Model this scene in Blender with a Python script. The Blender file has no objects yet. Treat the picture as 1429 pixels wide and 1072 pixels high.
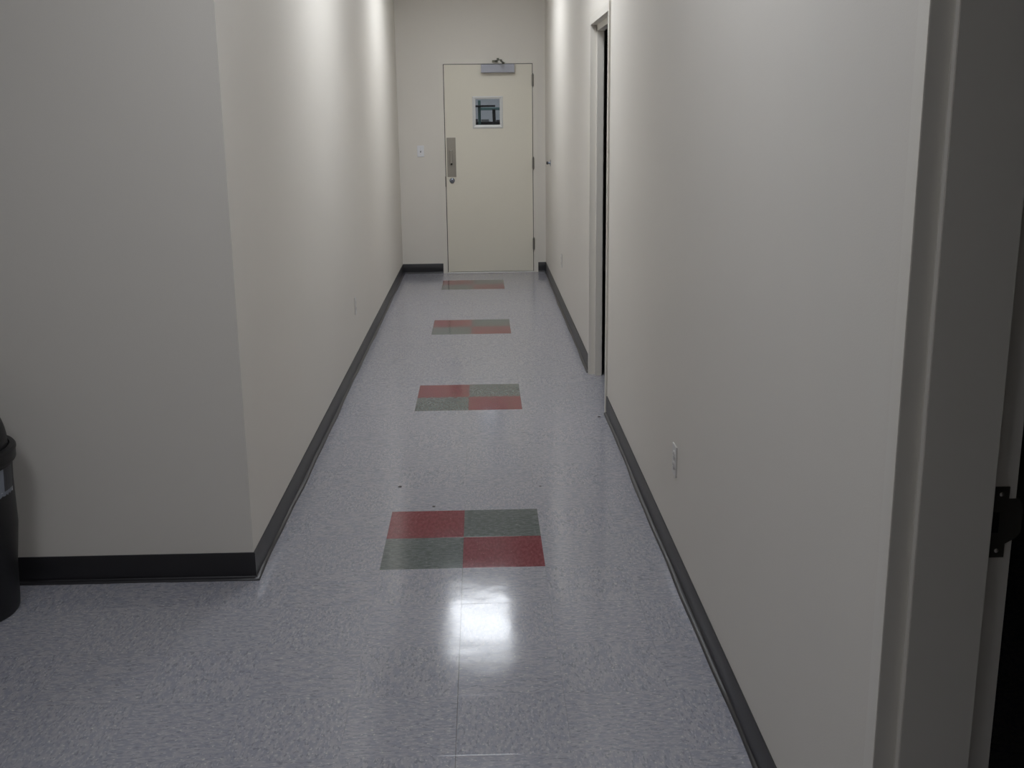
import bpy, bmesh, math, random
from mathutils import Vector, Matrix
random.seed(7)
SC = bpy.context.scene
COL = SC.collection

# ------------------------------------------------------------------ geometry of the place (metres)
XL, XR = -1.0525, 0.4664          # corridor side walls
YC, YE = 3.711, 11.620            # left corner, end wall
H = 3.05
XW, YB = -5.0, -3.0               # far side and back of the room one stands in
XO = 4.6                          # outer wall of the dark rooms on the right
YS = 17.5                         # back of the store behind the end door
FT = 0.3048
BLK_Y, BLK_S = 3.7635, 2.2317     # first tile inlay and the repeat
PR = 0.010                        # how far a door frame stands proud
N0, N1 = 0.776, 1.690             # near opening in the right wall
F0, F1 = 5.910, 6.824             # far opening in the right wall
OH = 2.134
FW = 0.046                        # frame face width
TN, TF = 0.186, 0.065             # wall thicknesses
DX0, DX1 = -0.5768, 0.3372        # end door opening

# ------------------------------------------------------------------ materials
def new_mat(name):
    m = bpy.data.materials.new(name); m.use_nodes = True
    nt = m.node_tree; b = nt.nodes['Principled BSDF']
    return m, nt, b

def plain(name, col, rough=0.5, metal=0.0, noise=0.0, nscale=40, bump=0.0, bscale=200, spec=None, coat=0.0):
    m, nt, b = new_mat(name)
    b.inputs['Base Color'].default_value = (*col, 1)
    b.inputs['Roughness'].default_value = rough
    b.inputs['Metallic'].default_value = metal
    if spec is not None: b.inputs['Specular IOR Level'].default_value = spec
    if coat: b.inputs['Coat Weight'].default_value = coat
    tc = nt.nodes.new('ShaderNodeTexCoord')
    n = nt.nodes.new('ShaderNodeTexNoise'); n.inputs['Scale'].default_value = nscale; n.inputs['Detail'].default_value = 4
    nt.links.new(tc.outputs['Object'], n.inputs['Vector'])
    mix = nt.nodes.new('ShaderNodeMix'); mix.data_type = 'RGBA'
    k = 1 - noise
    mix.inputs[6].default_value = (col[0]*k, col[1]*k, col[2]*k, 1)
    k = 1 + noise
    mix.inputs[7].default_value = (min(1, col[0]*k), min(1, col[1]*k), min(1, col[2]*k), 1)
    nt.links.new(n.outputs['Fac'], mix.inputs[0]); nt.links.new(mix.outputs[2], b.inputs['Base Color'])
    if bump:
        n2 = nt.nodes.new('ShaderNodeTexNoise'); n2.inputs['Scale'].default_value = bscale; n2.inputs['Detail'].default_value = 3
        nt.links.new(tc.outputs['Object'], n2.inputs['Vector'])
        bp = nt.nodes.new('ShaderNodeBump'); bp.inputs['Strength'].default_value = bump; bp.inputs['Distance'].default_value = 0.001
        nt.links.new(n2.outputs['Fac'], bp.inputs['Height']); nt.links.new(bp.outputs['Normal'], b.inputs['Normal'])
    return m

PAINT = (0.70, 0.663, 0.603)
M = {}
M['wall'] = plain('wall_paint', PAINT, 0.62, noise=0.012, nscale=2.5, bump=0.25, bscale=260, spec=0.3)
M['door'] = plain('door_enamel', (0.71, 0.67, 0.57), 0.42, noise=0.01, nscale=6, bump=0.08, bscale=120)
M['frame'] = plain('frame_enamel', (0.70, 0.665, 0.60), 0.38, noise=0.01, nscale=6, bump=0.06, bscale=150)
M['vinyl'] = plain('cove_base_vinyl', (0.021, 0.020, 0.0225), 0.36, noise=0.15, nscale=14, bump=0.15, bscale=60)
M['darkgap'] = plain('gap_shade_black', (0.01, 0.01, 0.01), 0.8)  # black for the shade in the gaps round the leaf
M['steel'] = plain('brushed_steel', (0.36, 0.335, 0.29), 0.42, metal=0.75, noise=0.05, nscale=60)
M['hinge'] = plain('hinge_steel', (0.22, 0.21, 0.19), 0.4, metal=0.7, noise=0.05)
M['closer'] = plain('closer_aluminium_paint', (0.37, 0.375, 0.42), 0.45, metal=0.2, noise=0.03)
M['closerarm'] = plain('closer_arm_bronze', (0.14, 0.14, 0.11), 0.4, metal=0.6, noise=0.05)
M['chrome'] = plain('satin_chrome', (0.25, 0.27, 0.31), 0.3, metal=0.7, noise=0.03)
M['strike'] = plain('strike_plate_bronze', (0.075, 0.068, 0.055), 0.45, metal=0.6, noise=0.1, nscale=90)
M['screw'] = plain('screw_steel', (0.55, 0.52, 0.47), 0.3, metal=0.9)
M['hole'] = plain('dark_recess', (0.004, 0.004, 0.004), 0.9)
M['plate'] = plain('white_cover_plate', (0.74, 0.74, 0.76), 0.3, noise=0.01)
M['ivory'] = plain('painted_cover_plate', (0.63, 0.61, 0.575), 0.35, noise=0.01)
M['ivoryslot'] = plain('socket_slot_ivory', (0.22, 0.21, 0.20), 0.6)
M['slot'] = plain('socket_slot', (0.02, 0.02, 0.02), 0.7)
M['binplastic'] = plain('black_bin_plastic', (0.006, 0.006, 0.0075), 0.45, noise=0.2, nscale=60, bump=0.2, bscale=500)
M['kit'] = plain('vision_kit_metal', (0.62, 0.62, 0.60), 0.4, noise=0.01)
M['teal'] = plain('teal_rack_paint', (0.07, 0.13, 0.13), 0.5, noise=0.08, nscale=12)
M['black'] = plain('black_steel', (0.012, 0.012, 0.016), 0.5, noise=0.1)
M['grey'] = plain('grey_sheet_metal', (0.17, 0.18, 0.19), 0.5, noise=0.05)
M['darkgrey'] = plain('dark_grey_crate', (0.05, 0.055, 0.065), 0.6, noise=0.1)
M['store'] = plain('store_wall_panel', (0.42, 0.44, 0.47), 0.7, noise=0.03, nscale=3)
M['darkroom'] = plain('shade_dark_paint', (0.20, 0.19, 0.17), 0.8, noise=0.02, nscale=3)  # paint darkened so the rooms behind the openings stay dark
M['housing'] = plain('luminaire_housing', (0.75, 0.75, 0.75), 0.4)
M['alum'] = plain('threshold_aluminium', (0.42, 0.41, 0.39), 0.5, metal=0.6, noise=0.05)
M['crumb'] = plain('dirt_crumb', (0.05, 0.035, 0.03), 0.8, noise=0.2)
M['rubber'] = plain('rubber_bumper', (0.03, 0.03, 0.03), 0.6)

def emis(name, col, s):
    m, nt, b = new_mat(name)
    b.inputs['Base Color'].default_value = (0.8, 0.8, 0.8, 1)
    b.inputs['Emission Color'].default_value = (*col, 1)
    b.inputs['Emission Strength'].default_value = s
    return m
M['lens'] = emis('lit_diffuser', (0.89, 0.932, 0.99), 9.3)
M['lens_room'] = emis('lit_diffuser_room', (0.90, 0.935, 1.0), 7.6)
M['lens_fill'] = emis('fill_diffuser', (0.90, 0.935, 1.0), 7.2)
M['lens_store_fill'] = emis('store_fill_diffuser', (0.95, 0.97, 1.0), 14.0)

def glass_mat():
    m, nt, b = new_mat('window_glass')
    nt.nodes.remove(b)
    out = [n for n in nt.nodes if n.type == 'OUTPUT_MATERIAL'][0]
    t = nt.nodes.new('ShaderNodeBsdfTransparent'); t.inputs[0].default_value = (0.93, 0.95, 0.95, 1)
    g = nt.nodes.new('ShaderNodeBsdfGlossy'); g.inputs['Roughness'].default_value = 0.02
    f = nt.nodes.new('ShaderNodeFresnel'); f.inputs[0].default_value = 1.5
    x = nt.nodes.new('ShaderNodeMixShader')
    nt.links.new(f.outputs[0], x.inputs[0]); nt.links.new(t.outputs[0], x.inputs[1]); nt.links.new(g.outputs[0], x.inputs[2])
    nt.links.new(x.outputs[0], out.inputs[0])
    return m
M['glass'] = glass_mat()

class NB:
    """tiny expression builder for shader math"""
    def __init__(s, nt): s.nt = nt
    def m(s, op, a, b=None, c=None):
        n = s.nt.nodes.new('ShaderNodeMath'); n.operation = op
        for i, v in enumerate((a, b, c)):
            if v is None: continue
            if isinstance(v, (int, float)): n.inputs[i].default_value = v
            else: s.nt.links.new(v, n.inputs[i])
        return n.outputs[0]
    def xyz(s, x, y, z=0.0):
        n = s.nt.nodes.new('ShaderNodeCombineXYZ')
        for i, v in enumerate((x, y, z)):
            if isinstance(v, (int, float)): n.inputs[i].default_value = v
            else: s.nt.links.new(v, n.inputs[i])
        return n.outputs[0]
    def noise(s, vec, scale, detail=2, rough=0.5, col=False):
        n = s.nt.nodes.new('ShaderNodeTexNoise')
        n.inputs['Scale'].default_value = scale; n.inputs['Detail'].default_value = detail; n.inputs['Roughness'].default_value = rough
        s.nt.links.new(vec, n.inputs['Vector'])
        return n.outputs['Color'] if col else n.outputs['Fac']
    def mix(s, f, a, b):
        n = s.nt.nodes.new('ShaderNodeMix'); n.data_type = 'RGBA'
        for i, v in ((0, f), (6, a), (7, b)):
            if isinstance(v, (int, float)): n.inputs[i].default_value = v
            elif isinstance(v, tuple): n.inputs[i].default_value = (*v, 1)
            else: s.nt.links.new(v, n.inputs[i])
        return n.outputs[2]
    def step(s, v, lo, hi):
        n = s.nt.nodes.new('ShaderNodeMapRange'); n.interpolation_type = 'SMOOTHSTEP'; n.clamp = True
        s.nt.links.new(v, n.inputs[0]); n.inputs[1].default_value = lo; n.inputs[2].default_value = hi
        return n.outputs[0]

def floor_mat():
    m, nt, b = new_mat('vinyl_composition_tile'); e = NB(nt)
    geo = nt.nodes.new('ShaderNodeNewGeometry'); sep = nt.nodes.new('ShaderNodeSeparateXYZ')
    nt.links.new(geo.outputs['Position'], sep.inputs[0]); X, Y = sep.outputs[0], sep.outputs[1]
    u = e.m('DIVIDE', X, FT); v = e.m('DIVIDE', e.m('SUBTRACT', Y, BLK_Y), FT)
    cu, cv = e.m('FLOOR', u), e.m('FLOOR', v)
    par = e.m('FLOORED_MODULO', e.m('ADD', cu, cv), 2.0)
    # grain runs across on one tile, along on the next
    a1 = e.xyz(e.m('MULTIPLY', X, 0.42), Y, e.m('MULTIPLY', cu, 3.1)); a2 = e.xyz(X, e.m('MULTIPLY', Y, 0.42), e.m('MULTIPLY', cv, 2.3))
    vm = nt.nodes.new('ShaderNodeMix'); vm.data_type = 'VECTOR'
    nt.links.new(par, vm.inputs[0]); nt.links.new(a1, vm.inputs[4]); nt.links.new(a2, vm.inputs[5])
    V = vm.outputs[1]
    base = (0.405, 0.395, 0.405)
    c = e.mix(e.step(e.noise(V, 75, 3), 0.40, 0.60), (0.262, 0.262, 0.302), (0.325, 0.315, 0.338))
    c = e.mix(e.step(e.noise(V, 150, 2), 0.55, 0.72), c, (0.40, 0.39, 0.41))
    V2 = e.xyz(e.m('ADD', X, 31.0), Y, 0)
    c = e.mix(e.m('MULTIPLY', e.step(e.noise(V, 125, 2), 0.57, 0.67), 0.8), c, (0.19, 0.19, 0.22))
    c = e.mix(e.m('MULTIPLY', e.step(e.noise(V2, 85, 2), 0.64, 0.72), 0.6), c, (0.60, 0.56, 0.51))
    c = e.mix(e.m('MULTIPLY', e.step(e.noise(V2, 48, 2), 0.30, 0.24), 0.0), c, (0.2, 0.2, 0.25))
    # large tonal drift between tiles
    wn = nt.nodes.new('ShaderNodeTexWhiteNoise'); wn.noise_dimensions = '2D'; nt.links.new(e.xyz(cu, cv), wn.inputs['Vector'])
    c = e.mix(e.m('MULTIPLY', wn.outputs['Value'], 0.10), c, (0.30, 0.30, 0.31))
    # coloured inlay blocks: 2 x 2 tiles every repeat
    q = e.m('SUBTRACT', Y, BLK_Y); qm = e.m('FLOORED_MODULO', q, BLK_S)
    inx = e.m('MULTIPLY', e.m('GREATER_THAN', X, -2*FT), e.m('LESS_THAN', X, 0.0))
    iny = e.m('LESS_THAN', qm, 2*FT)
    rng = e.m('MULTIPLY', e.m('GREATER_THAN', q, 0.0), e.m('LESS_THAN', q, BLK_S*4))
    inb = e.m('MULTIPLY', e.m('MULTIPLY', inx, iny), rng)
    far = e.m('GREATER_THAN', qm, FT); right = e.m('GREATER_THAN', X, -FT)
    red = e.m('ABSOLUTE', e.m('SUBTRACT', far, right))
    g1 = e.mix(e.step(e.noise(V, 90, 3), 0.35, 0.65), (0.068, 0.082, 0.079), (0.12, 0.138, 0.132))
    r1 = e.mix(e.step(e.noise(V, 90, 3), 0.35, 0.65), (0.14, 0.018, 0.027), (0.205, 0.037, 0.050))
    g1 = e.mix(e.step(e.noise(V, 170, 2), 0.62, 0.72), g1, (0.24, 0.26, 0.25))
    r1 = e.mix(e.step(e.noise(V, 170, 2), 0.64, 0.74), r1, (0.34, 0.13, 0.14))
    c = e.mix(inb, c, e.mix(red, g1, r1))
    # seams
    fu = e.m('ABSOLUTE', e.m('SUBTRACT', e.m('FRACT', e.m('ADD', u, 0.5)), 0.5))
    fv = e.m('ABSOLUTE', e.m('SUBTRACT', e.m('FRACT', e.m('ADD', v, 0.5)), 0.5))
    su = e.step(fu, 0.0052, 0.0018); sv = e.step(fv, 0.0052, 0.0018)
    mod = e.step(e.noise(e.xyz(X, Y, 5.0), 2.3, 1), 0.42, 0.60)
    centre = e.m('LESS_THAN', e.m('ABSOLUTE', e.m('ADD', X, FT)), 0.05)
    near = e.m('LESS_THAN', Y, 3.77)
    ssu = e.m('MULTIPLY', su, e.m('ADD', e.m('MULTIPLY', mod, 0.22), e.m('MULTIPLY', e.m('MULTIPLY', centre, near), 0.55)))
    ssv = e.m('MULTIPLY', sv, e.m('ADD', e.m('MULTIPLY', mod, 0.15), 0.03))
    seam = e.m('MULTIPLY', e.m('MINIMUM', e.m('MAXIMUM', ssu, ssv), 1.0), e.m('SUBTRACT', 1.0, e.m('MULTIPLY', inb, 0.7)))
    c = e.mix(seam, c, (0.07, 0.06, 0.055))
    nt.links.new(c, b.inputs['Base Color'])
    # waxed, lightly scuffed finish
    rn = e.noise(e.xyz(X, Y, 0), 3.0, 4)
    mr = nt.nodes.new('ShaderNodeMapRange'); nt.links.new(rn, mr.inputs[0])
    mr.inputs[1].default_value = 0.3; mr.inputs[2].default_value = 0.7; mr.inputs[3].default_value = 0.085; mr.inputs[4].default_value = 0.14
    nt.links.new(mr.outputs[0], b.inputs['Roughness'])
    b.inputs['IOR'].default_value = 1.42
    hgt = e.m('SUBTRACT', e.m('MULTIPLY', e.noise(e.xyz(X, Y, 0), 9.0, 2), 1.0), e.m('MULTIPLY', e.m('MAXIMUM', su, sv), 0.12))
    bp = nt.nodes.new('ShaderNodeBump'); bp.inputs['Strength'].default_value = 0.35; bp.inputs['Distance'].default_value = 0.0012
    nt.links.new(hgt, bp.inputs['Height']); nt.links.new(bp.outputs['Normal'], b.inputs['Normal'])
    return m
M['floor'] = floor_mat()

def ceiling_mat():
    m, nt, b = new_mat('acoustic_ceiling_tile'); e = NB(nt)
    geo = nt.nodes.new('ShaderNodeNewGeometry'); sep = nt.nodes.new('ShaderNodeSeparateXYZ')
    nt.links.new(geo.outputs['Position'], sep.inputs[0]); X, Y = sep.outputs[0], sep.outputs[1]
    fu = e.m('ABSOLUTE', e.m('SUBTRACT', e.m('FRACT', e.m('ADD', e.m('DIVIDE', e.m('ADD', X, 0.598), 0.61), 0.5)), 0.5))
    fv = e.m('ABSOLUTE', e.m('SUBTRACT', e.m('FRACT', e.m('ADD', e.m('DIVIDE', e.m('ADD', Y, -8.9), 0.61), 0.5)), 0.5))
    g = e.m('MAXIMUM', e.m('LESS_THAN', fu, 0.02), e.m('LESS_THAN', fv, 0.02))
    p = e.step(e.noise(e.xyz(X, Y, 0), 90, 3), 0.62, 0.70)
    c = e.mix(p, (0.72, 0.72, 0.70), (0.40, 0.40, 0.38)); c = e.mix(g, c, (0.8, 0.8, 0.8))
    nt.links.new(c, b.inputs['Base Color']); b.inputs['Roughness'].default_value = 0.9
    return m
M['ceiling'] = ceiling_mat()

def label_mat():
    m, nt, b = new_mat('bin_sticker'); e = NB(nt)
    tc = nt.nodes.new('ShaderNodeTexCoord'); sep = nt.nodes.new('ShaderNodeSeparateXYZ')
    nt.links.new(tc.outputs['Generated'], sep.inputs[0]); X, Z = sep.outputs[1], sep.outputs[2]
    vo = nt.nodes.new('ShaderNodeTexVoronoi'); vo.inputs['Scale'].default_value = 7; vo.distance = 'CHEBYCHEV'
    nt.links.new(tc.outputs['Generated'], vo.inputs['Vector'])
    blotch = e.m('LESS_THAN', vo.outputs['Distance'], 0.33)
    low = e.m('LESS_THAN', Z, 0.45)
    c = e.mix(e.m('MULTIPLY', low, blotch), (0.20, 0.22, 0.26), (0.62, 0.62, 0.64))
    side = e.m('MULTIPLY', e.m('GREATER_THAN', X, 0.62), e.m('SUBTRACT', 1.0, low))
    c = e.mix(side, c, (0.02, 0.022, 0.03))
    nt.links.new(c, b.inputs['Base Color']); b.inputs['Roughness'].default_value = 0.35
    return m
M['sticker'] = label_mat()

# ------------------------------------------------------------------ mesh helpers
def add_box(bm, lo, hi, bev=0.0, seg=2):
    r = bmesh.ops.create_cube(bm, size=1.0)
    lo, hi = Vector(lo), Vector(hi); vs = r['verts']
    for v in vs: v.co = Vector([(lo[i]+hi[i])/2 + v.co[i]*(hi[i]-lo[i]) for i in range(3)])
    if bev:
        es = {e for v in vs for e in v.link_edges}
        bmesh.ops.bevel(bm, geom=list(es), offset=bev, segments=seg, affect='EDGES', profile=0.6)
    return bm

def add_prism(bm, poly, axis, a, b):
    """closed polygon (2-D) swept along an axis; poly given in the two other axes, in xyz order"""
    def P(p, t):
        l = list(p); l.insert(axis, t); return l
    A = [bm.verts.new(P(p, a)) for p in poly]; B = [bm.verts.new(P(p, b)) for p in poly]
    n = len(poly)
    for i in range(n): bm.faces.new((A[i], A[(i+1) % n], B[(i+1) % n], B[i]))
    bm.faces.new(A[::-1]); bm.faces.new(B)
    return bm

def add_lathe(bm, prof, seg=32, mat=Matrix()):
    rings = []
    for r, z in prof:
        if r < 1e-6: rings.append([bm.verts.new(mat @ Vector((0, 0, z)))])
        else: rings.append([bm.verts.new(mat @ Vector((r*math.cos(2*math.pi*i/seg), r*math.sin(2*math.pi*i/seg), z))) for i in range(seg)])
    for A, B in zip(rings, rings[1:]):
        for i in range(seg):
            j = (i+1) % seg
            if len(A) == 1 and len(B) == 1: continue
            if len(A) == 1: bm.faces.new((A[0], B[i], B[j]))
            elif len(B) == 1: bm.faces.new((A[i], A[j], B[0]))
            else: bm.faces.new((A[i], A[j], B[j], B[i]))
    return bm

def add_bar(bm, p0, p1, w, h, bev=0.0):
    p0, p1 = Vector(p0), Vector(p1); d = p1-p0; L = d.length
    tmp = bmesh.new(); add_box(tmp, (-w/2, -h/2, 0), (w/2, h/2, L), bev)
    q = d.to_track_quat('Z', 'Y').to_matrix().to_4x4()
    bmesh.ops.transform(tmp, matrix=Matrix.Translation(p0) @ q, verts=tmp.verts)
    me = bpy.data.meshes.new('t'); tmp.to_mesh(me); tmp.free(); bm.from_mesh(me); bpy.data.meshes.remove(me)
    return bm

def obj(name, bm, mat, parent=None, smooth=False, origin=None):
    bmesh.ops.recalc_face_normals(bm, faces=bm.faces)
    if origin is None and parent is not None: origin = parent.matrix_world.translation if parent.parent is None else (parent.parent.matrix_world.translation + parent.location)
    me = bpy.data.meshes.new(name)
    off = Vector(origin) if origin is not None else Vector((0, 0, 0))
    bmesh.ops.translate(bm, vec=-off, verts=bm.verts)
    bm.to_mesh(me); bm.free(); me.materials.append(mat)
    if smooth:
        for p in me.polygons: p.use_smooth = True
    o = bpy.data.objects.new(name, me); COL.objects.link(o)
    if parent is not None: o.parent = parent
    else: o.location = off
    if smooth:
        try: me.set_sharp_from_angle(angle=math.radians(38))
        except Exception: pass
    return o

def thing(name, loc, label=None, cat=None, group=None, kind=None):
    o = bpy.data.objects.new(name, None); o.empty_display_size = 0.1; COL.objects.link(o); o.location = loc
    bpy.context.view_layer.update()
    tag(o, label, cat, group, kind); return o

def tag(o, label=None, cat=None, group=None, kind=None):
    if label: o['label'] = label
    if cat: o['category'] = cat
    if group: o['group'] = group
    if kind: o['kind'] = kind
    return o

def box_obj(name, boxes, mat, label=None, cat=None):
    bm = bmesh.new()
    for lo, hi in boxes: add_box(bm, lo, hi)
    return tag(obj(name, bm, mat), label, cat, kind='structure')

# ------------------------------------------------------------------ room shell
box_obj('floor', [((XW-.2, YB-.2, -0.1), (XO+.2, YS+.2, 0))], M['floor'], 'speckled grey vinyl tile floor with red and dark grey tile squares down the corridor', 'floor')
box_obj('ceiling', [((XW-.2, YB-.2, H), (XO+.2, YS+.2, H+.1))], M['ceiling'], 'white acoustic tile ceiling above the corridor and room', 'ceiling')
T = 0.12
box_obj('wall_left', [((XL-T, YC, 0), (XL, YE, H))], M['wall'], 'long cream corridor wall on the left with two bright bands of light', 'wall')
box_obj('wall_front', [((XW, YC, 0), (XL-T, YC+T, H))], M['wall'], 'dim cream wall facing the camera behind the black bin', 'wall')
bm = bmesh.new()
add_box(bm, (XL-T, YE, 0), (DX0-.012, YE+T, H)); add_box(bm, (DX1+.012, YE, 0), (XO, YE+T, H)); add_box(bm, (DX0-.012, YE, OH+.012), (DX1+.012, YE+T, H))
tag(obj('wall_end', bm, M['wall']), 'cream wall at the far end of the corridor around the door', 'wall', kind='structure')
bm = bmesh.new()
add_box(bm, (XR, YB, 0), (XR+TN, N0-.012, H)); add_box(bm, (XR, N0-.012, OH+.012), (XR+TN, N1+.012, H)); add_box(bm, (XR, N1+.012, 0), (XR+TN, 4.6, H))
add_box(bm, (XR, 4.6, 0), (XR+TF, F0-.012, H)); add_box(bm, (XR, F0-.012, OH+.012), (XR+TF, F1+.012, H)); add_box(bm, (XR, F1+.012, 0), (XR+TF, YE, H))
tag(obj('wall_right', bm, M['wall']), 'long cream corridor wall on the right with two door openings', 'wall', kind='structure')
box_obj('wall_back', [((XW, YB-.1, 0), (XO, YB, H))], M['wall'], 'cream wall behind the camera', 'wall')
box_obj('wall_side', [((XW-.1, YB, 0), (XW, YC+T, H))], M['wall'], 'cream wall on the far left of the room', 'wall')
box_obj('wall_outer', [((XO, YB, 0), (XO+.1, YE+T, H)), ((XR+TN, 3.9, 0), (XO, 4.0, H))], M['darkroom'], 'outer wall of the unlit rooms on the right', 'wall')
box_obj('wall_store', [((-3.2, YS, 0), (3.4, YS+.1, H)), ((-3.3, YE+T, 0), (-3.2, YS+.1, H)), ((3.3, YE+T, 0), (3.4, YS, H)), ((-3.2, YE, 0), (XL-T, YE+T, H))], M['store'], 'pale grey wall of the store room seen through the door window', 'wall')

# ---- cove base, swept along the walls
def sweep_base(name, path, label, flip=1):
    """profile from the wall outwards; path of floor points, room on the right-hand side when flip=1"""
    pts = []
    for a, b in zip(path, path[1:]):
        a, b = Vector(a), Vector(b); n = max(1, int((b-a).length/0.06))
        for i in range(n): pts.append((a+(b-a)*i/n, i == 0))
    pts.append((Vector(path[-1]), True))
    def nrm(a, b):
        d = (b-a).normalized(); return Vector((d.y, -d.x))*flip
    P = [p for p, _ in pts]; bm = bmesh.new(); rings = []; rr = random.Random(hash(len(pts)) & 255)
    ph = [rr.uniform(0, 6) for _ in range(4)]
    for i, p in enumerate(P):
        n1 = nrm(P[i-1], p) if i > 0 else nrm(p, P[i+1]); n2 = nrm(p, P[i+1]) if i < len(P)-1 else n1
        m = (n1+n2); m = m/(m.length_squared/2) if m.length_squared > 0.1 else n1
        s = i*0.06
        w = 0.0022*math.sin(s*2.1+ph[0]) + 0.0018*math.sin(s*5.3+ph[1]) + 0.0012*math.sin(s*11+ph[2])
        w2 = 0.0012*math.sin(s*3.1+ph[3])
        prof = [(0.0, 0.0), (0.0185+w, 0.0), (0.0182+w, 0.0025), (0.0150+w, 0.0062), (0.0095+w*.6, 0.0085), (0.0056+w2, 0.0090), (0.0034+w2, 0.0125), (0.0052+w2*.5, 0.021), (0.0055, 0.034), (0.0050, 0.0985), (0.0032, 0.1016), (0.0, 0.1016)]
        rings.append([bm.verts.new((p.x+m.x*o, p.y+m.y*o, z)) for o, z in prof])
    k = len(rings[0])
    for A, B in zip(rings, rings[1:]):
        for j in range(k): bm.faces.new((A[j], A[(j+1) % k], B[(j+1) % k], B[j]))
    bm.faces.new(rings[0]); bm.faces.new(rings[-1][::-1])
    return tag(obj(name, bm, M['vinyl'], smooth=True), label, 'baseboard', kind='structure')
sweep_base('baseboard_left', [(XW, YC), (XL, YC), (XL, YE), (DX0-FW, YE)], 'black vinyl cove base wrapping the left corner and running down the left wall')
sweep_base('baseboard_end', [(DX1+FW, YE), (XR, YE), (XR, F1+FW)], 'black vinyl cove base on the right between the end door and the far opening')
sweep_base('baseboard_right', [(XR, F0-FW), (XR, N1+FW)], 'black vinyl cove base on the right wall between the two openings')
sweep_base('baseboard_back', [(XR, N0-FW), (XR, YB), (XW, YB), (XW, YC)], 'black vinyl cove base around the room behind the camera')

# ------------------------------------------------------------------ door frames in the right wall
def jamb_poly(y, s, x0, depth, rab1, rab2, st=0.016):
    """plan of a hollow metal jamb: opening edge at y, s=+1 when the wall lies at larger y"""
    x1 = x0+depth
    p = [(x0, y+s*FW), (x0, y), (x0+rab1, y), (x0+rab1, y-s*st), (x1-rab2, y-s*st), (x1-rab2, y), (x1, y), (x1, y+s*FW),
         (x1-PR, y+s*FW), (x1-PR, y+s*.010), (x0+PR, y+s*.010), (x0+PR, y+s*FW)]
    return p
def head_poly(x0, depth, rab1, rab2, st=0.016):
    x1 = x0+depth; z = OH
    return [(x0, z+FW), (x0, z), (x0+rab1, z), (x0+rab1, z-st), (x1-rab2, z-st), (x1-rab2, z), (x1, z), (x1, z+FW),
            (x1-PR, z+FW), (x1-PR, z+.010), (x0+PR, z+.010), (x0+PR, z+FW)]
def side_frame(name, y0, y1, wallt, rab1, rab2, label, st=.016):
    x0 = XR-PR; depth = wallt+2*PR
    t = thing(name, (XR, (y0+y1)/2, 0), label, 'doorway', kind='structure')
    for nm, y, s in (('jamb', y0, -1), ('jamb', y1, 1)):
        bm = bmesh.new(); add_prism(bm, jamb_poly(y, s, x0, depth, rab1, rab2, st), 2, 0.0, OH+FW if False else OH)
        bmesh.ops.bevel(bm, geom=[e for e in bm.edges if abs(e.verts[0].co.z-e.verts[1].co.z) > 1], offset=0.0012, segments=2, affect='EDGES')
        obj(nm, bm, M['frame'], t)
    bm = bmesh.new(); add_prism(bm, head_poly(x0, depth, rab1, rab2, st), 1, y0, y1)
    for y, s in ((y0, -1), (y1, 1)):   # face corners above the jambs
        a, b2 = sorted((y, y+s*FW))
        add_box(bm, (x0, a, OH), (x0+PR, b2, OH+FW)); add_box(bm, (x0+depth-PR, a, OH), (x0+depth, b2, OH+FW))
    obj('frame_head', bm, M['frame'], t)
    return t
side_frame('door_2', F0, F1, TF, 0.038, 0.006, 'open doorway with cream metal frame halfway down the right wall', .035)
near_fr = side_frame('door_3', N0, N1, TN, 0.038, 0.044, 'nearest doorway with cream metal frame at the right edge, dark room behind')
# strike plate in the back rabbet of the near jamb
xs = XR-PR + TN+2*PR-0.044
bm = bmesh.new()
z0, z1 = 0.889, 1.013
poly = [(xs+.0015, z0), (xs+.031, z0), (xs+.031, z0+.024), (xs+.048, z0+.034), (xs+.056, z0+.045), (xs+.056, z1-.036), (xs+.048, z1-.021), (xs+.031, z1-.021), (xs+.031, z1), (xs+.0015, z1)]
add_prism(bm, poly, 1, N1-.0022, N1-.0002)
sp = obj('strike_plate', bm, M['strike'], near_fr); sp['label'] = 'dark bronze strike plate'
bm = bmesh.new(); add_box(bm, (xs+.004, N1-.0028, z0+.044), (xs+.0175, N1-.0015, z1-.044)); o = obj('latch_hole', bm, M['hole'], sp); o['label'] = 'dark latch hole'
for zz in (z0+.012, z1-.013):
    bm = bmesh.new(); add_lathe(bm, [(0, 0.0014), (0.0024, 0.0012), (0.0038, 0)], 16, Matrix.Translation((xs+.018, N1-.0022, zz)) @ Matrix.Rotation(math.pi/2, 4, 'X'))
    obj('screw', bm, M['screw'], sp, smooth=True)

# ------------------------------------------------------------------ end door
D = thing('door_1', ((DX0+DX1)/2, YE, 0), 'closed cream metal door with small square window at the corridor end', 'door', kind='structure')
# frame: faces with thin returns, leaf set in the rabbet
x0, x1 = DX0, DX1
bm = bmesh.new()
yf = YE-PR
add_prism(bm, [(x0-FW, 0), (x0-FW, OH+FW), (x1+FW, OH+FW), (x1+FW, 0), (x1, 0), (x1, OH), (x0, OH), (x0, 0)], 1, yf, YE)
for xa, xb in ((x0-.010, x0), (x1, x1+.010)): add_box(bm, (xa, YE-.001, 0), (xb, YE+T+.01, OH))
add_box(bm, (x0-.010, YE-.001, OH), (x1+.010, YE+T+.01, OH+.010))
add_box(bm, (x0, YE+.042, 0), (x0+.016, YE+T-.01, OH)); add_box(bm, (x1-.016, YE+.042, 0), (x1, YE+T-.01, OH)); add_box(bm, (x0, YE+.042, OH-.016), (x1, YE+T-.01, OH))
obj('frame', bm, M['frame'], D)
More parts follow.
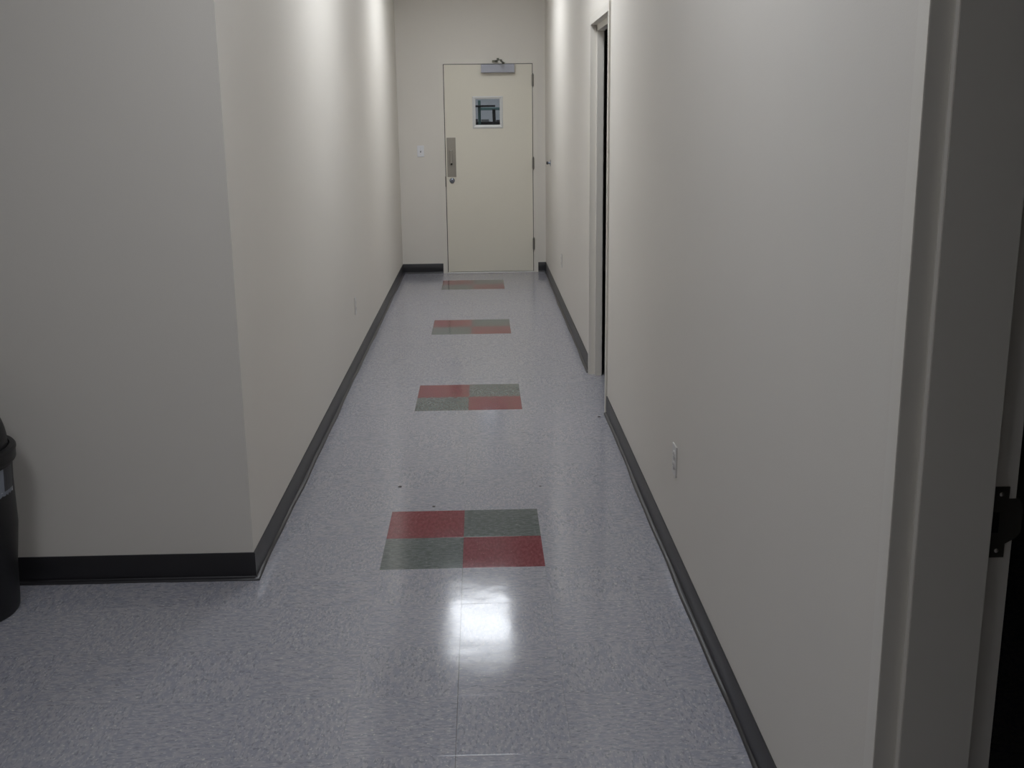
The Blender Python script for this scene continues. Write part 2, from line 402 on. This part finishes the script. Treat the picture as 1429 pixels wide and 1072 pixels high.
# black strips just behind the gaps, standing in for the shade there
ly0, ly1 = YE-.006, YE+.0355
bm = bmesh.new()
add_box(bm, (x0, ly0+.010, 0), (x0+.0068, YE+.041, OH)); add_box(bm, (x1-.0058, ly0+.010, 0), (x1, YE+.041, OH)); add_box(bm, (x0, ly0+.010, OH-.0058), (x1, YE+.041, OH))
o = obj('gap_shade_strip', bm, M['darkgap'], D); o['label'] = 'black strips for the shade in the door gaps'
# leaf with a square hole
ly0, ly1 = YE-.006, YE+.0355
gx0, gx1, gz0, gz1 = -0.253, -0.003, 1.528, 1.786
lx0, lx1, lz0, lz1 = x0+.007, x1-.006, 0.012, OH-.006
bm = bmesh.new()
add_box(bm, (lx0, ly0, lz0), (gx0, ly1, lz1)); add_box(bm, (gx1, ly0, lz0), (lx1, ly1, lz1))
add_box(bm, (gx0, ly0, lz0), (gx1, ly1, gz0)); add_box(bm, (gx0, ly0, gz1), (gx1, ly1, lz1))
bmesh.ops.remove_doubles(bm, verts=bm.verts, dist=1e-5)
leaf = obj('door_leaf', bm, M['door'], D)
# vision kit: sloped frame all round
def ring_frame(bm, ox0, ox1, oz0, oz1, ix0, ix1, iz0, iz1, yb, yo, yi):
    O = [(ox0, oz0), (ox1, oz0), (ox1, oz1), (ox0, oz1)]; I = [(ix0, iz0), (ix1, iz0), (ix1, iz1), (ix0, iz1)]
    mid = [((a[0]*.6+b[0]*.4), (a[1]*.6+b[1]*.4)) for a, b in zip(O, I)]
    rings = [[bm.verts.new((x, y, z)) for x, z in ring] for ring, y in ((O, yb), (O, yo-.001), (mid, yo-.006), (I, yi), (I, yb+.012))]
    rings.append([bm.verts.new((x, yb, z)) for x, z in O])
    for A, B in zip(rings, rings[1:-1]):
        for i in range(4): bm.faces.new((A[i], A[(i+1) % 4], B[(i+1) % 4], B[i]))
    return bm
bm = bmesh.new(); ring_frame(bm, gx0-.032, gx1+.032, gz0-.036, gz1+.028, gx0, gx1, gz0, gz1, ly0, ly0-.004, ly0-.002)
w = obj('window_frame', bm, M['kit'], D); w['label'] = 'pale metal surround of the square door window'
bm = bmesh.new(); add_box(bm, (gx0, ly0+.014, gz0), (gx1, ly0+.020, gz1)); o = obj('window_pane', bm, M['glass'], w); o['label'] = 'clear square glass pane'
# pull plate, pull, cylinder
bm = bmesh.new(); add_box(bm, (-0.557, ly0-.004, 1.004), (-0.465, ly0, 1.404), 0.0012)
pp = obj('pull_plate', bm, M['steel'], D); pp['label'] = 'brushed steel plate'
bm = bmesh.new()
px = -0.512
add_box(bm, (px-.013, ly0-.034, 1.128), (px+.013, ly0-.026, 1.280), 0.003)
add_box(bm, (px-.010, ly0-.030, 1.128), (px+.010, ly0-.003, 1.142), 0.002); add_box(bm, (px-.010, ly0-.030, 1.266), (px+.010, ly0-.003, 1.280), 0.002)
obj('pull_grip', bm, M['steel'], pp)
bm = bmesh.new(); add_lathe(bm, [(0, .006), (.006, .005), (.008, 0)], 16, Matrix.Translation((px, ly0-.034, 1.268)) @ Matrix.Rotation(math.pi/2, 4, 'X'))
obj('screw', bm, M['screw'], pp, smooth=True)  # bright disc near the upper end of the grip
bm = bmesh.new(); add_lathe(bm, [(0, .003), (.007, .003), (.009, 0)], 16, Matrix.Translation((px+.001, ly0-.034, 1.137)) @ Matrix.Rotation(math.pi/2, 4, 'X'))
o = obj('dark_disc', bm, M['hole'], pp, smooth=True)  # dark disc near the lower end of the grip
bm = bmesh.new(); add_lathe(bm, [(0, .020), (.012, .020), (.020, .018), (.026, .012), (.0275, .004), (.0275, 0)], 28, Matrix.Translation((-0.509, ly0, 0.967)) @ Matrix.Rotation(math.pi/2, 4, 'X'))
cy = obj('lock_cylinder', bm, M['chrome'], D, smooth=True); cy['label'] = 'round bluish steel lock cylinder'
bm = bmesh.new(); add_box(bm, (-0.512, ly0-.0212, .960), (-0.506, ly0-.0195, .974)); obj('keyway', bm, M['hole'], cy)
bm = bmesh.new(); add_box(bm, (x0-.0035, yf-.0015, .905), (x0+.0060, yf+.012, 1.010), 0.001); o = obj('latch_strike', bm, M['strike'], D); o['label'] = 'dark latch strike on the left jamb'
# hinges
for zc in (1.967, 1.135, 0.300):
    bm = bmesh.new()
    prof = [(0, -.069), (.004, -.067), (.008, -.061), (.006, -.058), (.0105, -.057)]
    for k in range(5):
        a = -.057+k*.0228; prof += [(.0105, a), (.0105, a+.0222), (.0092, a+.0224), (.0092, a+.0227)]
    prof += [(.006, .058), (.008, .061), (.004, .067), (0, .069)]
    add_lathe(bm, prof, 20, Matrix.Translation((x1-.0005, yf-.009, zc)))
    h = obj('hinge', bm, M['hinge'], D, smooth=True)
# closer
bm = bmesh.new(); add_box(bm, (-0.190, ly0-.062, 2.044), (0.150, ly0, 2.126), 0.005, 3)
cb = obj('door_closer', bm, M['closer'], D); cb['label'] = 'grey painted door closer body'
ya = ly0-.036
bm = bmesh.new()
add_lathe(bm, [(0, .020), (.010, .020), (.013, .016), (.013, 0)], 16, Matrix.Translation((0.040, ya, 2.124)))
add_bar(bm, (0.040, ya, 2.138), (0.012, ya-.20, 2.150), .022, .007, .0015)
add_lathe(bm, [(0, .022), (.010, .020), (.010, 0), (0, 0)], 16, Matrix.Translation((0.012, ya-.20, 2.142)))
add_bar(bm, (0.012, ya-.20, 2.160), (-0.045, yf-.016, 2.162), .016, .006, .0015)
add_box(bm, (-0.075, yf-.030, 2.150), (-0.018, yf, 2.166), .002); 
add_box(bm, (-0.028, yf-.012, 2.166), (-0.004, yf, 2.188), .002)
o = obj('closer_arm', bm, M['closerarm'], cb, smooth=False); o['label'] = 'bronze coloured closer arm'
# threshold
bm = bmesh.new(); add_prism(bm, [(YE-.012, 0), (YE-.008, .006), (YE+.03, .0095), (YE+T, .0095), (YE+T+.01, 0)], 0, x0+.001, x1-.001)
o = obj('threshold', bm, M['alum'], D); o['label'] = 'thin shiny metal threshold'

# ------------------------------------------------------------------ wall devices
def rot_to(nrm):
    """matrix whose local -Y axis looks along nrm (plates are built facing -Y)"""
    a = math.atan2(nrm[0], -nrm[1]); return Matrix.Rotation(a, 4, 'Z')
def plate_thing(name, loc, nrm, kind, label, cat, group=None):
    t = thing(name, loc, label, cat, group); t.rotation_euler = (0, 0, math.atan2(nrm[0], -nrm[1]))
    def part(nm, bm, mat, par=t, smooth=False):
        o = obj(nm, bm, mat, None, smooth, origin=(0, 0, 0)); o.parent = par; return o
    pm = M['plate'] if kind == 'switch' else M['ivory']
    bm = bmesh.new(); add_box(bm, (-.035, -.0055, -.057), (.035, 0, .057), .0035, 3)
    p = part('cover_plate', bm, pm)
    if kind == 'switch':
        bm = bmesh.new(); add_box(bm, (-.0052, -.0072, -.012), (.0052, -.006, .012), 0); part('toggle_slot', bm, M['slot'], p)
        bm = bmesh.new(); add_bar(bm, (0, -.005, .001), (0, -.017, .009), .008, .008, .0015); part('toggle', bm, M['plate'])
    else:
        for zz in (.0195, -.0195):
            bm = bmesh.new(); add_lathe(bm, [(0, .0020), (.0155, .0020), (.0168, .001), (.0168, 0)], 28, Matrix.Translation((0, -.0055, zz)) @ Matrix.Rotation(math.pi/2, 4, 'X'))
            r = part('receptacle', bm, pm, t, True)
            bm = bmesh.new()
            add_box(bm, (-.0075, -.0080, zz-.001), (-.0053, -.0070, zz+.008)); add_box(bm, (.0053, -.0080, zz-.001), (.0075, -.0070, zz+.007))
            add_lathe(bm, [(0, .0006), (.0024, .0006), (.0024, 0)], 12, Matrix.Translation((0, -.0074, zz-.008)) @ Matrix.Rotation(math.pi/2, 4, 'X'))
            part('slots', bm, M['ivoryslot'], r)
    for zz in ((.030, -.030) if kind == 'switch' else (0.0,)):
        bm = bmesh.new(); add_lathe(bm, [(0, .0012), (.0022, .001), (.0030, 0)], 14, Matrix.Translation((0, -.0055, zz)) @ Matrix.Rotation(math.pi/2, 4, 'X')); part('screw', bm, M['screw'], t, True)
    return t
plate_thing('light_switch', (-.828, YE, 1.270), (0, -1), 'switch', 'white toggle light switch on the end wall left of the door', 'light switch')
plate_thing('wall_outlet', (XR, 3.732, .412), (-1, 0), 'outlet', 'pale outlet plate low on the right wall, nearest to the camera', 'outlet', 'outlets along the corridor walls')
plate_thing('wall_outlet', (XR, 9.30, .412), (-1, 0), 'outlet', 'pale outlet plate low on the right wall beyond the doorway', 'outlet', 'outlets along the corridor walls')
plate_thing('wall_outlet', (XL, 7.15, .415), (1, 0), 'outlet', 'pale outlet plate low on the left corridor wall', 'outlet', 'outlets along the corridor walls')

# wall mounted door stop
t = thing('door_stop', (XR, 10.80, 1.168), 'small round metal door stop on the right wall near the end door', 'door stop')
Rm = Matrix.Translation((XR, 10.80, 1.168)) @ Matrix.Rotation(-math.pi/2, 4, 'Y')
bm = bmesh.new(); add_lathe(bm, [(0, .004), (.030, .004), (.034, .001), (.034, -.001)], 28, Rm); obj('base_plate', bm, M['chrome'], t, smooth=True)
bm = bmesh.new(); add_lathe(bm, [(.013, .003), (.011, .012), (.010, .024), (.014, .026)], 24, Rm); obj('stem', bm, M['chrome'], t, smooth=True)
bm = bmesh.new(); add_lathe(bm, [(0, .026), (.014, .026), (.016, .031), (.013, .038), (.006, .041), (0, .041)], 24, Rm); obj('bumper', bm, M['rubber'], t, smooth=True)

# ------------------------------------------------------------------ swing-top bin
BX, BY = -1.992, 3.476
t = thing('trash_bin', (BX, BY, 0), 'black round swing-top plastic bin with sticker, against the front wall at the left edge', 'trash can')
def at(z=0): return Matrix.Translation((BX, BY, z))
R0, R1, HB = .180, .211, .570
bm = bmesh.new()
add_lathe(bm, [(0, .006), (R0-.02, .006), (R0-.018, 0), (R0-.006, 0), (R0, .008), (R0+.002, .03), (R0+(R1-R0)*.5, .28), (R1-.002, HB-.07), (R1, HB-.05), (R1, HB-.02), (R1-.004, HB-.02), (R1-.006, .3), (R0-.008, .02), (0, .02)], 64, at())
obj('body', bm, M['binplastic'], t, smooth=True)
bm = bmesh.new()
add_lathe(bm, [(R1+.001, HB-.042), (R1+.010, HB-.042), (R1+.013, HB-.036), (R1+.013, HB-.010), (R1+.016, HB-.006), (R1+.016, HB), (R1+.012, HB+.006), (R1-.004, HB+.008), (R1-.008, HB-.01)], 64, at())
obj('rim', bm, M['binplastic'], t, smooth=True)
bm = bmesh.new()
RD, HD = R1-.008, .185
prof = [(RD*(math.cos(a)**.60), HB+.006+HD*(math.sin(a)**1.0)) for a in [i/18*math.pi/2 for i in range(18)]] + [(0, HB+.006+HD)]
add_lathe(bm, prof, 64, at()); obj('lid_dome', bm, M['binplastic'], t, smooth=True)
# swing flap set in the front of the dome
bm = bmesh.new(); g = []
for i in range(9):
    row = []
    for j in range(13):
        a = math.radians(18+i/8*52); ph = math.radians(-90-46+j/12*92)
        r = RD*(math.cos(a)**.60)+.003; z = HB+.006+HD*math.sin(a)+.003
        row.append(bm.verts.new((BX+r*math.cos(ph), BY+r*math.sin(ph), z)))
    g.append(row)
for i in range(8):
    for j in range(12): bm.faces.new((g[i][j], g[i][j+1], g[i+1][j+1], g[i+1][j]))
f = obj('swing_flap', bm, M['binplastic'], t, smooth=True)
md = f.modifiers.new('thick', 'SOLIDIFY'); md.thickness = .004
# sticker wrapped on the right side of the body
bm = bmesh.new(); g = []
for i in range(7):
    z = .376+i/6*.140; rr_ = R0+(R1-R0)*(z/HB)+.0022
    g.append([bm.verts.new((BX+rr_*math.cos(math.radians(ph)), BY+rr_*math.sin(math.radians(ph)), z)) for ph in [-40+k*50/12 for k in range(13)]])
for i in range(6):
    for j in range(12): bm.faces.new((g[i][j], g[i][j+1], g[i+1][j+1], g[i+1][j]))
s = obj('sticker', bm, M['sticker'], t); s['label'] = 'grey and white sticker on the bin side'
md = s.modifiers.new('thick', 'SOLIDIFY'); md.thickness = .0006; md.offset = -1

# ------------------------------------------------------------------ ceiling lights
def troffer(x, y, lx, ly, lens, label, power=0, spread=100, group='recessed ceiling lights'):
    t = thing('ceiling_light', (x, y, H), label, 'ceiling light', group)
    bm = bmesh.new(); z = H-.012
    for lo, hi in (((x-lx/2-.02, y-ly/2-.02, z), (x-lx/2, y+ly/2+.02, H)), ((x+lx/2, y-ly/2-.02, z), (x+lx/2+.02, y+ly/2+.02, H)),
                   ((x-lx/2, y-ly/2-.02, z), (x+lx/2, y-ly/2, H)), ((x-lx/2, y+ly/2, z), (x+lx/2, y+ly/2+.02, H))): add_box(bm, lo, hi, .002)
    obj('housing', bm, M['housing'], t)
    bm = bmesh.new(); add_box(bm, (x-lx/2, y-ly/2, H-.006), (x+lx/2, y+ly/2, H-.001)); obj('diffuser', bm, lens, t)
    if power:
        ld = bpy.data.lights.new('tube_light', 'AREA'); ld.shape = 'RECTANGLE'; ld.size = lx; ld.size_y = ly; ld.energy = power
        ld.spread = math.radians(spread); ld.color = (0.88, 0.932, 1.0)
        lo = bpy.data.objects.new('tube_light', ld); COL.objects.link(lo); lo.parent = t; lo.location = (0, 0, -.02)
    return t
troffer(-0.295, 9.55, .56, 1.17, M['lens'], 'lit recessed ceiling light above the corridor near the end door', 4, 125)
troffer(-0.295, 6.15, .56, 1.17, M['lens'], 'lit recessed ceiling light above the corridor by the far doorway', 4, 125)
troffer(-0.295, 2.70, .56, 1.17, M['lens_room'], 'dimmer recessed ceiling light above the corridor mouth by the left corner')
troffer(-1.45, 0.95, .56, 1.17, M['lens_fill'], 'added unseen fill light above the room, left of the nearest doorway')  # fill lamp added to lift the near walls and jamb
troffer(0.2, 14.6, .9, 1.6, M['lens_store_fill'], 'added unseen fill light in the store behind the end door')  # unseen lamp added to brighten the view through the pane

# ------------------------------------------------------------------ store room behind the end door (seen through the pane)
t = thing('pallet_rack', (-.1, 14.5, 0), 'teal steel storage rack seen through the small door window', 'storage rack')
for x in (-.213, 1.2):
    bm = bmesh.new(); add_box(bm, (x-.018, 14.44, 0), (x+.018, 14.50, 2.6 if x > 0 else 1.812), .003); obj('upright', bm, M['teal'], t)
bm = bmesh.new(); add_box(bm, (-.20, 14.50, 1.688), (1.2, 14.54, 1.724), .003); obj('shelf_beam', bm, M['teal'], t)
bm = bmesh.new(); add_box(bm, (-.9, 14.41, 1.728), (-.010, 14.44, 1.752), .003); o = obj('cross_bar', bm, M['black'], t); o['label'] = 'black horizontal bar'
bm = bmesh.new(); add_bar(bm, (-.028, 14.46, 1.700), (-.015, 14.46, 1.0), .040, .04, .002); add_bar(bm, (-.015, 14.46, 1.0), (-.015, 14.46, 0), .04, .04); o = obj('brace', bm, M['black'], t); o['label'] = 'black leaning brace'
bm = bmesh.new(); add_box(bm, (-.9, 14.55, 1.50), (1.2, 15.2, 1.545), .003); obj('shelf', bm, M['black'], t)
t = tag(obj('storage_crate', add_box(bmesh.new(), (-.19, 14.60, 1.546), (-.09, 15.0, 1.578), .004), M['grey']), 'grey flat crate on the rack shelf behind the door window', 'crate')
t = tag(obj('storage_crate', add_box(bmesh.new(), (-.34, 14.58, 1.546), (-.235, 15.0, 1.582), .004), M['darkgrey']), 'dark crate at the left on the rack shelf behind the door window', 'crate')
t = tag(obj('storage_crate', add_box(bmesh.new(), (.005, 14.60, 1.546), (.12, 15.0, 1.566), .004), M['darkgrey']), 'dark crate at the right on the rack shelf behind the door window', 'crate')

# ------------------------------------------------------------------ dirt specks on the floor
for i, (x, y, s, lab) in enumerate(((-.600, 4.690, .006, 'tiny dark crumb on the floor between the first two tile squares, left side'), (-.437, 4.425, .005, 'tiny brown crumb just beyond the nearest tile square'),
                     (.415, 5.80, .006, 'tiny dark speck on the floor before the far right doorway'), (.030, 4.66, .004, 'very small dark crumb on the floor right of the corridor centre'))):
    bm = bmesh.new(); bmesh.ops.create_icosphere(bm, subdivisions=2, radius=s)
    for v in bm.verts: v.co = Vector((v.co.x*1.4*(1+random.uniform(-.2, .2)), v.co.y*(1+random.uniform(-.3, .3)), v.co.z*.35+s*.33)) + Vector((x, y, 0))
    tag(obj('floor_crumb', bm, M['crumb'], origin=(x, y, 0)), lab, 'crumb', 'crumbs on the floor')

# ------------------------------------------------------------------ camera, world, colour
cd = bpy.data.cameras.new('camera'); cam = bpy.data.objects.new('camera', cd); COL.objects.link(cam)
pitch, yaw, roll, f = math.radians(13.7466), math.radians(1.4906), math.radians(-0.6703), 1529.95
fw = Vector((math.sin(yaw)*math.cos(pitch), math.cos(yaw)*math.cos(pitch), -math.sin(pitch)))
r = fw.cross(Vector((0, 0, 1))).normalized(); u = r.cross(fw)
r2 = math.cos(roll)*r + math.sin(roll)*u; u2 = -math.sin(roll)*r + math.cos(roll)*u
mw = Matrix(((r2.x, u2.x, -fw.x, -0.2129), (r2.y, u2.y, -fw.y, 0), (r2.z, u2.z, -fw.z, 1.6153), (0, 0, 0, 1)))
cam.matrix_world = mw
cd.sensor_fit = 'HORIZONTAL'; cd.sensor_width = 36.0; cd.lens = 36.0*f/1429.0; cd.clip_start = 0.05; cd.clip_end = 60
SC.camera = cam
w = bpy.data.worlds.new('world'); SC.world = w; w.use_nodes = True
w.node_tree.nodes['Background'].inputs[0].default_value = (0.5, 0.55, 0.6, 1); w.node_tree.nodes['Background'].inputs[1].default_value = 0.02
SC.view_settings.view_transform = 'Standard'; SC.view_settings.look = 'None'
SC.view_settings.exposure = 0.27; SC.view_settings.gamma = 1.0; SC.view_settings.use_curve_mapping = False
